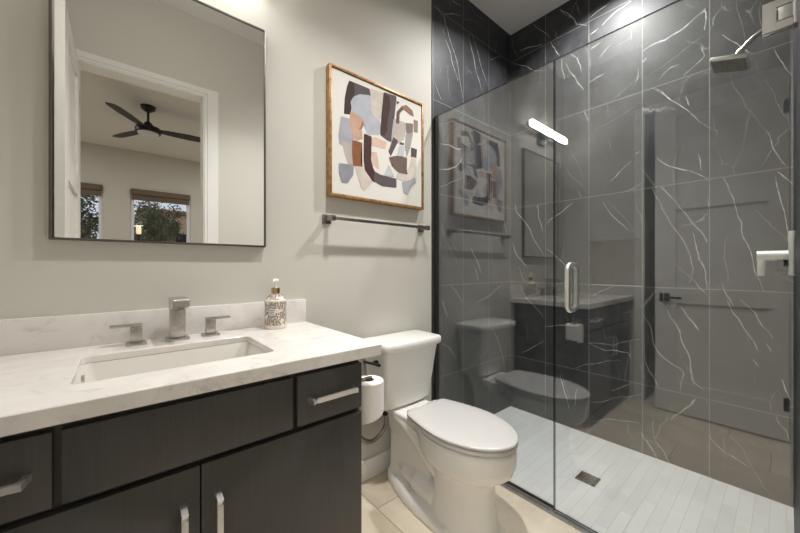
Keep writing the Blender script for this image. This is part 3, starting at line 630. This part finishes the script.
for i, (c, poly) in enumerate(ART):
    g_ = sum(c)/3; c = tuple(int(a*.78+g_*b_*.22) for a, b_ in zip(c, (1.03, 1., .95)))
    nm = 'pigment_%d_%d_%d' % c
    gx = sum(p[0] for p in poly)/len(poly); gz = sum(p[1] for p in poly)/len(poly); poly = [(gx+(x-gx)*1.07, gz+(z-gz)*1.07) for x, z in poly]
    if nm not in MATS: plain(nm, srgb(*c), .85, var=.10, nscale=18)
    if nm not in names: names.append(nm)
    vs = [m.bm.verts.new((x, YC-.0003-.00003*i, z)) for x, z in soft(list(poly))]
    f = m.bm.faces.new(vs); f.material_index = names.index(nm)
    bmesh.ops.triangulate(m.bm, faces=[f])
m.build('canvas', names, o, 0, recalc=False)

# towel bar
o = thing('towel_bar', 'brushed nickel towel bar on the wall below the painting', 'towel bar', (1.10, YB, 1.385))
zt = 1.386; yt = YB-.062
for x in (.772, 1.415):
    m = MB(); m.box(x-.023, x+.023, YB-.010, YB, zt-.023, zt+.023, .002); m.box(x-.012, x+.012, YB-.048, YB-.008, zt-.012, zt+.012, .002); m.box(x-.014, x+.014, yt-.013, yt+.016, zt-.013, zt+.013, .003); m.build('post', 'dark_nickel', o)
m = MB(); m.box(.785, 1.402, yt-.007, yt+.007, zt-.007, zt+.007, .001); m.build('bar', 'dark_nickel', o)

# ================================================================ TOILET
TX = 1.175
o = thing('toilet', 'white two-piece elongated toilet with closed lid beside the vanity', 'toilet', (TX, 1.05, 0))
def egg(z, cy, hw, front, back, backw=None, n=40):
    """plan outline: front half-ellipse to y=front, rear eased to y=back"""
    out = []
    bw = hw if backw is None else backw
    for k in range(n):
        a = 2*math.pi*k/n; c, s_ = math.cos(a), math.sin(a)
        if s_ < 0: out.append((TX+hw*c, cy+(cy-front)*s_, z))
        else:
            sgn = 1 if c >= 0 else -1
            w_ = hw+(bw-hw)*(s_**1.5)
            if backw is None: out.append((TX+hw*c, cy+(back-cy)*s_, z))
            else: out.append((TX+w_*sgn*min(1, abs(c)*1.9)**.55, cy+(back-cy)*min(1, s_*1.12), z))
    return out
m = MB()
# bowl on its column
m.loft([egg(0, .96, .146, .762, 1.12), egg(.012, .96, .144, .764, 1.12), egg(.05, .955, .128, .778, 1.10), egg(.13, .955, .118, .792, 1.09), egg(.21, .955, .118, .797, 1.09), egg(.252, .95, .126, .782, 1.10), egg(.278, .945, .145, .745, 1.12), egg(.30, .945, .163, .714, 1.15), egg(.33, .945, .172, .702, 1.17), egg(.375, .945, .174, .698, 1.18), egg(.404, .945, .174, .698, 1.18), egg(.412, .945, .169, .704, 1.18)])
# foot plate towards the wall
def plate(z, k):
    pts = [(.148*k, .93), (.150*k, 1.0), (.147*k, 1.1), (.136*k, 1.2), (.112*k, 1.3), (.078*k, 1.40), (.060*k, 1.425)]
    return [(TX+a, y, z) for a, y in pts]+[(TX-a, y, z) for a, y in pts[::-1]]
m.loft([plate(0, 1.), plate(.03, .985), plate(.045, .93), plate(.055, .80)])
# rear pedestal under the tank
m.loft([rrect(TX, 1.25, .070, .175, .05, .03), rrect(TX, 1.25, .064, .175, .05, .12), rrect(TX, 1.25, .064, .175, .05, .26), rrect(TX, 1.26, .080, .175, .05, .33), rrect(TX, 1.265, .100, .175, .05, .375), rrect(TX, 1.27, .116, .165, .035, .395), rrect(TX, 1.27, .118, .165, .035, .408), rrect(TX, 1.27, .113, .160, .03, .414)])
# trapway bulges on both flanks: one sweeping down from the deck under the bowl, one along the foot plate
for sg in (-1, 1):
    m.tube(bezier([(TX+sg*.088, 1.30, .385), (TX+sg*.094, 1.21, .36), (TX+sg*.096, 1.13, .315), (TX+sg*.088, 1.06, .255), (TX+sg*.055, 1.0, .17)], 6), .030, 14)
    m.tube(bezier([(TX+sg*.030, 1.34, .12), (TX+sg*.048, 1.27, .11), (TX+sg*.058, 1.18, .10), (TX+sg*.060, 1.05, .09)], 6), [.03]*6+[.042]*6+[.05]*7, 14)
bowl = m.build('bowl', 'porcelain', o, 60)
md = bowl.modifiers.new('fuse', 'REMESH'); md.mode = 'VOXEL'; md.voxel_size = .006; md.use_smooth_shade = True
md = bowl.modifiers.new('glaze', 'SMOOTH'); md.iterations = 7; md.factor = .5
# tank and tank lid
TC = 1.163
m = MB()
tk = lambda z, hx, f, r: rrect(TC, (f+1.455)/2, hx-.004, (1.455-f)/2, r, z, 6, .012)
m.loft([tk(.416, .145, 1.325, .02), tk(.422, .160, 1.308, .022), tk(.438, .168, 1.298, .022), tk(.60, .180, 1.276, .022), tk(.732, .190, 1.258, .022)])
m.build('tank', 'porcelain', o, 50)
m = MB(); tl = lambda z, g, r=.022: rrect(TC, (1.240+1.462)/2, .202+g, (1.462-1.240)/2+g, r, z, 6, .016)
m.loft([tl(.728, -.006), tl(.734, -.001), tl(.752, .0), tl(.765, -.002), tl(.771, -.008), tl(.773, -.02)])
m.build('tank_lid', 'porcelain', o, 50)
# seat ring, lid
seat = lambda z, g, b=1.19: egg(z, .95, .179+g, .692-g, b+g*.5, .124+g, 64)
m = MB(); m.loft([seat(.413, -.014), seat(.4165, -.013), seat(.4185, -.003), seat(.431, -.002), seat(.4340, -.005), seat(.4345, -.012)]); m.build('seat', 'seat_plastic', o, 50)
m = MB(); m.loft([seat(.4345, -.014), seat(.4385, -.013), seat(.4395, -.002), seat(.441, -.001), seat(.447, .0), seat(.4505, -.003), seat(.453, -.012), seat(.4545, -.05)]); m.build('lid', 'seat_plastic', o, 50)
for sg in (-1, 1):
    m = MB(); m.tube([(TX+sg*.07-.028, 1.205, .430), (TX+sg*.07+.028, 1.205, .430)], .014, 14); m.box(TX+sg*.07-.02, TX+sg*.07+.02, 1.19, 1.222, .410, .425, .004); m.build('hinge', 'seat_plastic', o)
# trip lever on the left flank of the tank, bolt caps
m = MB(); m.tube([(TC-.175, 1.335, .668), (TC-.200, 1.335, .668)], .012, 14); m.tube([(TC-.203, 1.42, .657), (TC-.203, 1.36, .663), (TC-.204, 1.285, .669)], [.0065, .007, .0075], 10)
m.build('flush_lever', 'black_metal', o)
for sg in (-1, 1):
    m = MB(); bxx = TX+sg*.085; m.lathe(bxx, 1.195, [(.017, .045), (.017, .060), (.013, .070), (.005, .074), (.001, .0745)], 18); m.build('bolt_cap', 'seat_plastic', o)

# water supply
o = thing('water_supply', 'braided water hose curving from the wall valve to the toilet tank', 'hose', (.94, YB, .27))
m = MB(); m.lathe(.90, 1.40, [(.001, .26), (.014, .26), (.014, .30), (.010, .31), (.001, .31)], 14); m.tube([(.90, YB-.014, .28), (.90, 1.39, .28)], .010, 12); m.disc_y(.90, YB-.019, YB-.013, .28, .028)
m.build('valve', 'chrome', o)
m = MB(); pts = bezier([(.90, 1.40, .305), (.925, 1.40, .285), (.955, 1.40, .255), (1.00, 1.40, .240), (1.055, 1.40, .262), (1.085, 1.395, .31), (1.072, 1.385, .372)], 8)
rr_ = [.0105+.0010*(i % 2) for i in range(len(pts))]; m.tube(pts, rr_, 12); m.build('hose', 'dark_nickel', o)
m = MB(); m.lathe(1.070, 1.383, [(.010, .360), (.017, .366), (.018, .395), (.014, .400), (.014, .414)], 12); m.build('nut', 'rubber', o)

# toilet paper and its holder on the side of the vanity
rx, ry = .672, .966
o = thing('toilet_paper_holder', 'metal arm on the vanity side that carries the paper roll', 'paper holder', (VX1, ry, .76))
m = MB(); m.box(VX1-.001, VX1+.008, ry-.02, ry+.02, .753-.02, .753+.02, .002); m.build('mount', 'dark_nickel', o)
m = MB(); m.tube([(VX1+.006, ry, .757), (rx-.008, ry, .757)], .0085, 12); m.tube([(rx-.01, ry, .757), (rx+.010, ry, .757)], .0085, 12); m.tube([(rx, ry, .757), (rx, ry, .635)], .008, 12); m.lathe(rx, ry, [(.012, .634), (.014, .630), (.012, .626)], 14); m.build('arm', 'dark_nickel', o)
o = thing('toilet_paper', 'white toilet paper roll hanging beside the vanity, sheet loose', 'toilet paper', (rx, ry, .638))
m = MB(); R, r0 = .053, .020; n = 40
ring = lambda r, z: [(rx+r*math.cos(2*math.pi*k/n), ry+r*math.sin(2*math.pi*k/n), z) for k in range(n)]
m.loft([ring(r0, .640), ring(R-.003, .640), ring(R, .643), ring(R, .745), ring(R-.003, .748), ring(r0, .748)], False, False); m.build('roll', 'paper', o, 40)
m = MB(); m.loft([ring(r0+.0005, .6395), ring(r0+.0005, .7485), ring(r0-.0015, .7485), ring(r0-.0015, .6395), ring(r0+.0005, .6395)], False, False); m.build('core', 'cardboard', o, 40)
m = MB()   # loose sheet wrapping the front and drooping below the roll
P = []
for k in range(13):
    a = math.radians(178+k*12); dz = .036*max(0, 1-k/11)**.8
    P.append([m.bm.verts.new((rx+(R+off)*math.cos(a), ry+(R+off)*math.sin(a), z)) for off, z in ((.0012, .745), (.0012, .66), (.0012, .640-dz), (.0020, .640-dz), (.0020, .66), (.0020, .745))])
for p, q in zip(P, P[1:]):
    for i in range(6): m.bm.faces.new((p[i], q[i], q[(i+1) % 6], p[(i+1) % 6]))
m.bm.faces.new(P[0]); m.bm.faces.new(P[-1][::-1]); m.build('loose_sheet', 'paper', o, 40)

# ================================================================ SHOWER GLASS
GT = 2.122; YJ = .706
o = thing('shower_screen', 'fixed clear glass shower panel behind the toilet', 'glass panel', (XG, 1.09, 0))
def pane(parent, y0, y1, z0, z1):
    m = MB(); m.box(XG-.005, XG+.005, y0, y1, z0, z1)
    for f in m.bm.faces:
        f.material_index = 0 if abs(f.calc_center_median().x-XG) > .004 else 1
    return m.build('pane', ['clear_glass', 'glass_edge'], parent, 0)
pane(o, YJ+.002, YB-.012, .010, GT)
m = MB(); y0 = YB-.026
for a, b in ((XG-.012, XG-.006), (XG+.006, XG+.012)): m.box(a, b, y0, YB, .004, GT-.004)
m.box(XG-.006, XG+.006, YB-.008, YB, .004, GT-.004); m.build('wall_channel', 'bronze_channel', o, 0)
m = MB()
for a, b in ((XG-.012, XG-.006), (XG+.006, XG+.012)): m.box(a, b, YJ, y0, .003, .020)
m.box(XG-.006, XG+.006, YJ, y0, .003, .008); m.build('floor_channel', 'dark_nickel', o, 0)

o = thing('shower_door', 'clear glass shower door with ring pull handle and square hinge', 'glass door', (XG, .35, 0))
pane(o, -.013, YJ-.003, .014, GT)
m = MB()
hy, hz0, hz1, so = .627, .956, 1.160, .046
for sg in (-1, 1):
    x0, x1 = XG+sg*.005, XG+sg*so
    p = [(x0, hy, hz0)]+[(x1-sg*.030*(1-math.sin(a)), hy, hz0+.030*(1-math.cos(a))) for a in [math.radians(d) for d in range(0, 91, 15)]]
    p += [(x1-sg*.030*(1-math.cos(a)), hy, hz1-.030*(1-math.sin(a))) for a in [math.radians(d) for d in range(0, 91, 15)]]+[(x0, hy, hz1)]
    m.tube(p, .0118, 14)
m.build('handle', 'pull_nickel', o, 50)
def hinge(z0, z1):
    m = MB(); zc = (z0+z1)/2
    for a, b in ((XG-.014, XG-.0045), (XG+.0045, XG+.014)):
        wall_with_hole(m, 0, a, b, -.012, .050, z0, z1, [(-.012, .021, zc-.023, zc+.023)])
    m.box(XG-.0135, XG-.0045, -.014, .0165, zc-.020, zc+.020, .001); m.box(XG+.0045, XG+.0135, -.014, .0165, zc-.020, zc+.020, .001); m.box(XG-.018, XG+.018, YR-.0005, -.0135, z0, z1, .001)
    m.build('hinge', 'pull_nickel', o, 30)
hinge(1.880, 1.972); hinge(.16, .252)

# shower head
o = thing('showerhead', 'square brushed nickel rain shower head on the tiled wall', 'shower head', (2.0, YR, 2.12))
m = MB(); m.disc_y(2.0, YR, YR+.012, 2.128, .030); m.build('flange', 'pull_nickel', o)
m = MB(); m.tube(bezier([(2.0, YR+.008, 2.128), (2.0, .035, 2.126), (2.0, .085, 2.105), (2.0, .125, 2.068), (2.0, .142, 2.050)], 6), .0095, 14)
m.lathe(2.0, .148, [(.013, 2.038), (.015, 2.046), (.012, 2.058), (.006, 2.062)], 16); m.build('arm', 'brushed_nickel', o)
ti = math.radians(17); ay = Vector((0, math.cos(ti), math.sin(ti))); az = Vector((0, -math.sin(ti), math.cos(ti))); hc = Vector((2.0, .158, 2.026))
m = MB(); m.obox(hc, (1, 0, 0), ay, az, .140, .118, .016, .003); hd = m.build('head', 'pull_nickel', o, 30)
m = MB(); m.obox(hc-az*.0088, (1, 0, 0), ay, az, .130, .108, .004, .001)
for i in range(10):
    for j in range(8):
        q = hc-az*.0108+Vector((1, 0, 0))*((i-4.5)*.0125)+ay*((j-3.5)*.0130); m.obox(q, (1, 0, 0), ay, az, .0042, .0042, .004)
m.build('spray_plate', 'dark_nickel', hd, 30)

# shower valve
o = thing('shower_valve', 'square shower valve trim with cylinder handle on the tiled wall', 'shower valve', (2.0, YR, 1.19))
m = MB(); m.box(1.915, 2.085, YR, -.004, 1.118, 1.286, .002); m.build('plate', 'pull_nickel', o, 30)
m = MB(); m.tube([(2.0, -.006, 1.195), (2.0, .080, 1.195)], .0215, 24); k = m.build('handle', 'pull_nickel', o)
m = MB(); m.box(1.985, 2.015, .055, .079, 1.112, 1.182, .004); m.build('lever', 'pull_nickel', k, 30)
m = MB(); m.tube([(2.0, -.005, 1.152), (2.0, .028, 1.152)], .021, 20); m.build('black_knob', 'black_plastic', o)  # plain black knob below the cylinder handle

# shower drain
o = thing('shower_drain', 'small square metal drain in the white shower floor', 'drain', (1.928, .698, 0))
m = MB(); x0, x1, y0, y1 = 1.879, 1.977, .649, .747
for a, b, c, d in ((x0, x1, y0, y0+.010), (x0, x1, y1-.010, y1), (x0, x0+.010, y0+.010, y1-.010), (x1-.010, x1, y0+.010, y1-.010)): m.box(a, b, c, d, -.004, .0025)
m.box(x0+.008, x1-.008, y0+.008, y1-.008, -.004, .0006)
m.build('rim', 'dark_nickel', o, 0)
m = MB()
for i in range(6):
    for j in range(6):
        if (i+j) % 2 == 0: m.box(x0+.013+i*.0125, x0+.0225+i*.0125, y0+.013+j*.0125, y0+.0225+j*.0125, .0004, .0022)
m.build('grate', 'chrome', o, 0)

# ================================================================ BEDROOM AND OUTSIDE (seen in the mirror)
fx, fy = .24, -2.02
o = thing('ceiling_fan', 'black ceiling fan in the bedroom, seen in the mirror', 'ceiling fan', (fx, fy, ZC))
m = MB(); m.lathe(fx, fy, [(.075, ZC), (.070, ZC-.035), (.030, ZC-.065), (.014, ZC-.07)], 28); m.build('canopy', 'black_metal', o)
m = MB(); m.tube([(fx, fy, ZC-.06), (fx, fy, 2.84)], .013, 12); m.build('downrod', 'black_metal', o)
m = MB(); m.lathe(fx, fy, [(.030, 2.87), (.050, 2.84), (.060, 2.82), (.120, 2.805), (.130, 2.775), (.125, 2.745), (.110, 2.74)], 32); m.build('motor', 'black_metal', o)
m = MB(); m.lathe(fx, fy, [(.105, 2.742), (.100, 2.728), (.06, 2.720), (.001, 2.718)], 32); m.build('light_lens', 'vinyl_white', o)
for k in range(3):
    a = math.radians(2+120*k); d = Vector((math.cos(a), math.sin(a), 0)); n_ = Vector((-d.y, d.x, 0)); cc = Vector((fx, fy, 2.785))
    m = MB(); R_ = []
    for q, hw in ((.10, .035), (.2, .055), (.4, .068), (.58, .060), (.63, .040)):
        c0 = cc+d*q; tz = Vector((0, 0, .16*hw))
        R_.append([c0-n_*hw-tz, c0+n_*hw+tz, c0+n_*hw+tz+Vector((0, 0, .007)), c0-n_*hw-tz+Vector((0, 0, .007))])
    m.loft(R_); m.build('blade', 'black_metal', o, 30)

m = MB(); m.box(-14, 14, -22, -4.2, -.30, -.15)
struct(m.build('ground', 'dirt', smooth=0), 'bare ground outside the bedroom windows', 'ground')
def tree(x, y, h, R, seed, lab):
    rnd = random.Random(seed)
    o = thing('leafy_tree', lab, 'tree', (x, y, -.15), 'trees outside the bedroom windows')
    m = MB(); m.tube(bezier([(x, y, -.2), (x+.06, y, .8), (x-.03, y+.05, 1.6), (x, y, h*.75)], 4), [.09]*4+[.075]*4+[.055]*4+[.04], 10)
    for k in range(5):
        a = rnd.uniform(0, 6.28); m.tube([(x, y, 1.2+k*.2), (x+math.cos(a)*R*.6, y+math.sin(a)*R*.6, h*.6+k*.15)], [.035, .015], 8)
    m.build('trunk', 'bark', o)
    m = MB()
    cl = [(rnd.gauss(0, .45)*R, rnd.gauss(0, .45)*R, h*.62+rnd.gauss(0, .36)*R*1.2) for _ in range(60)]
    for _ in range(7500):
        c = rnd.choice(cl); p = Vector((x+c[0], y+c[1], c[2]))+Vector((rnd.gauss(0, .12), rnd.gauss(0, .12), rnd.gauss(0, .12)))
        d = Vector((rnd.gauss(0, 1), rnd.gauss(0, 1), rnd.gauss(0, 1))).normalized(); e = d.orthogonal().normalized(); L = rnd.uniform(.035, .06)
        m.quad([p-d*L, p+e*L*.4, p+d*L, p-e*L*.4])
    m.build('crown', 'leaf', o, 0, recalc=False)
tree(-.85, -6.4, 3.2, .95, 1, 'tree filling the left bedroom window in the mirror')
tree(.68, -9.3, 3.6, .62, 2, 'slim tree at the left half of the right bedroom window in the mirror')
o = thing('neighbour_building', 'tan stucco building with tiled eave outside the right bedroom window', 'building', (2.3, -12.5, -.15))
m = MB(); m.box(.5, 5.2, -14, -11.6, -.15, 3.05); m.build('walls', 'stucco', o, 0)
m = MB(); m.box(.4, 5.3, -14.1, -11.45, 3.05, 3.18, .02); m.build('roof', 'roof_tile', o, 0)
m = MB(); m.box(1.45, 1.95, -11.64, -11.57, 1.5, 2.35, .01); m.build('window', 'black_plastic', o, 0)
o = thing('lantern_stand_in', 'added amber lantern standing in for a glow in the right bedroom window', 'lantern', (.05, -4.9, -.15))  # added lantern, stands in for an amber glow in the window glass
lx, ly = .235, -4.75; o.location = (lx, ly, -.15)
m = MB(); m.lathe(lx, ly, [(.06, -.2), (.06, -.12), (.02, -.1), (.02, 1.70), (.05, 1.72), (.05, 1.74)], 16); m.build('post', 'black_metal', o)
m = MB(); m.lathe(lx, ly, [(.030, 1.739), (.038, 1.77), (.038, 1.84), (.030, 1.90)], 20); m.build('globe', 'lit_amber_glow', o)
m = MB(); m.lathe(lx, ly, [(.055, 1.895), (.05, 1.91), (.015, 1.94), (.001, 1.95)], 16); m.build('cap', 'black_metal', o)
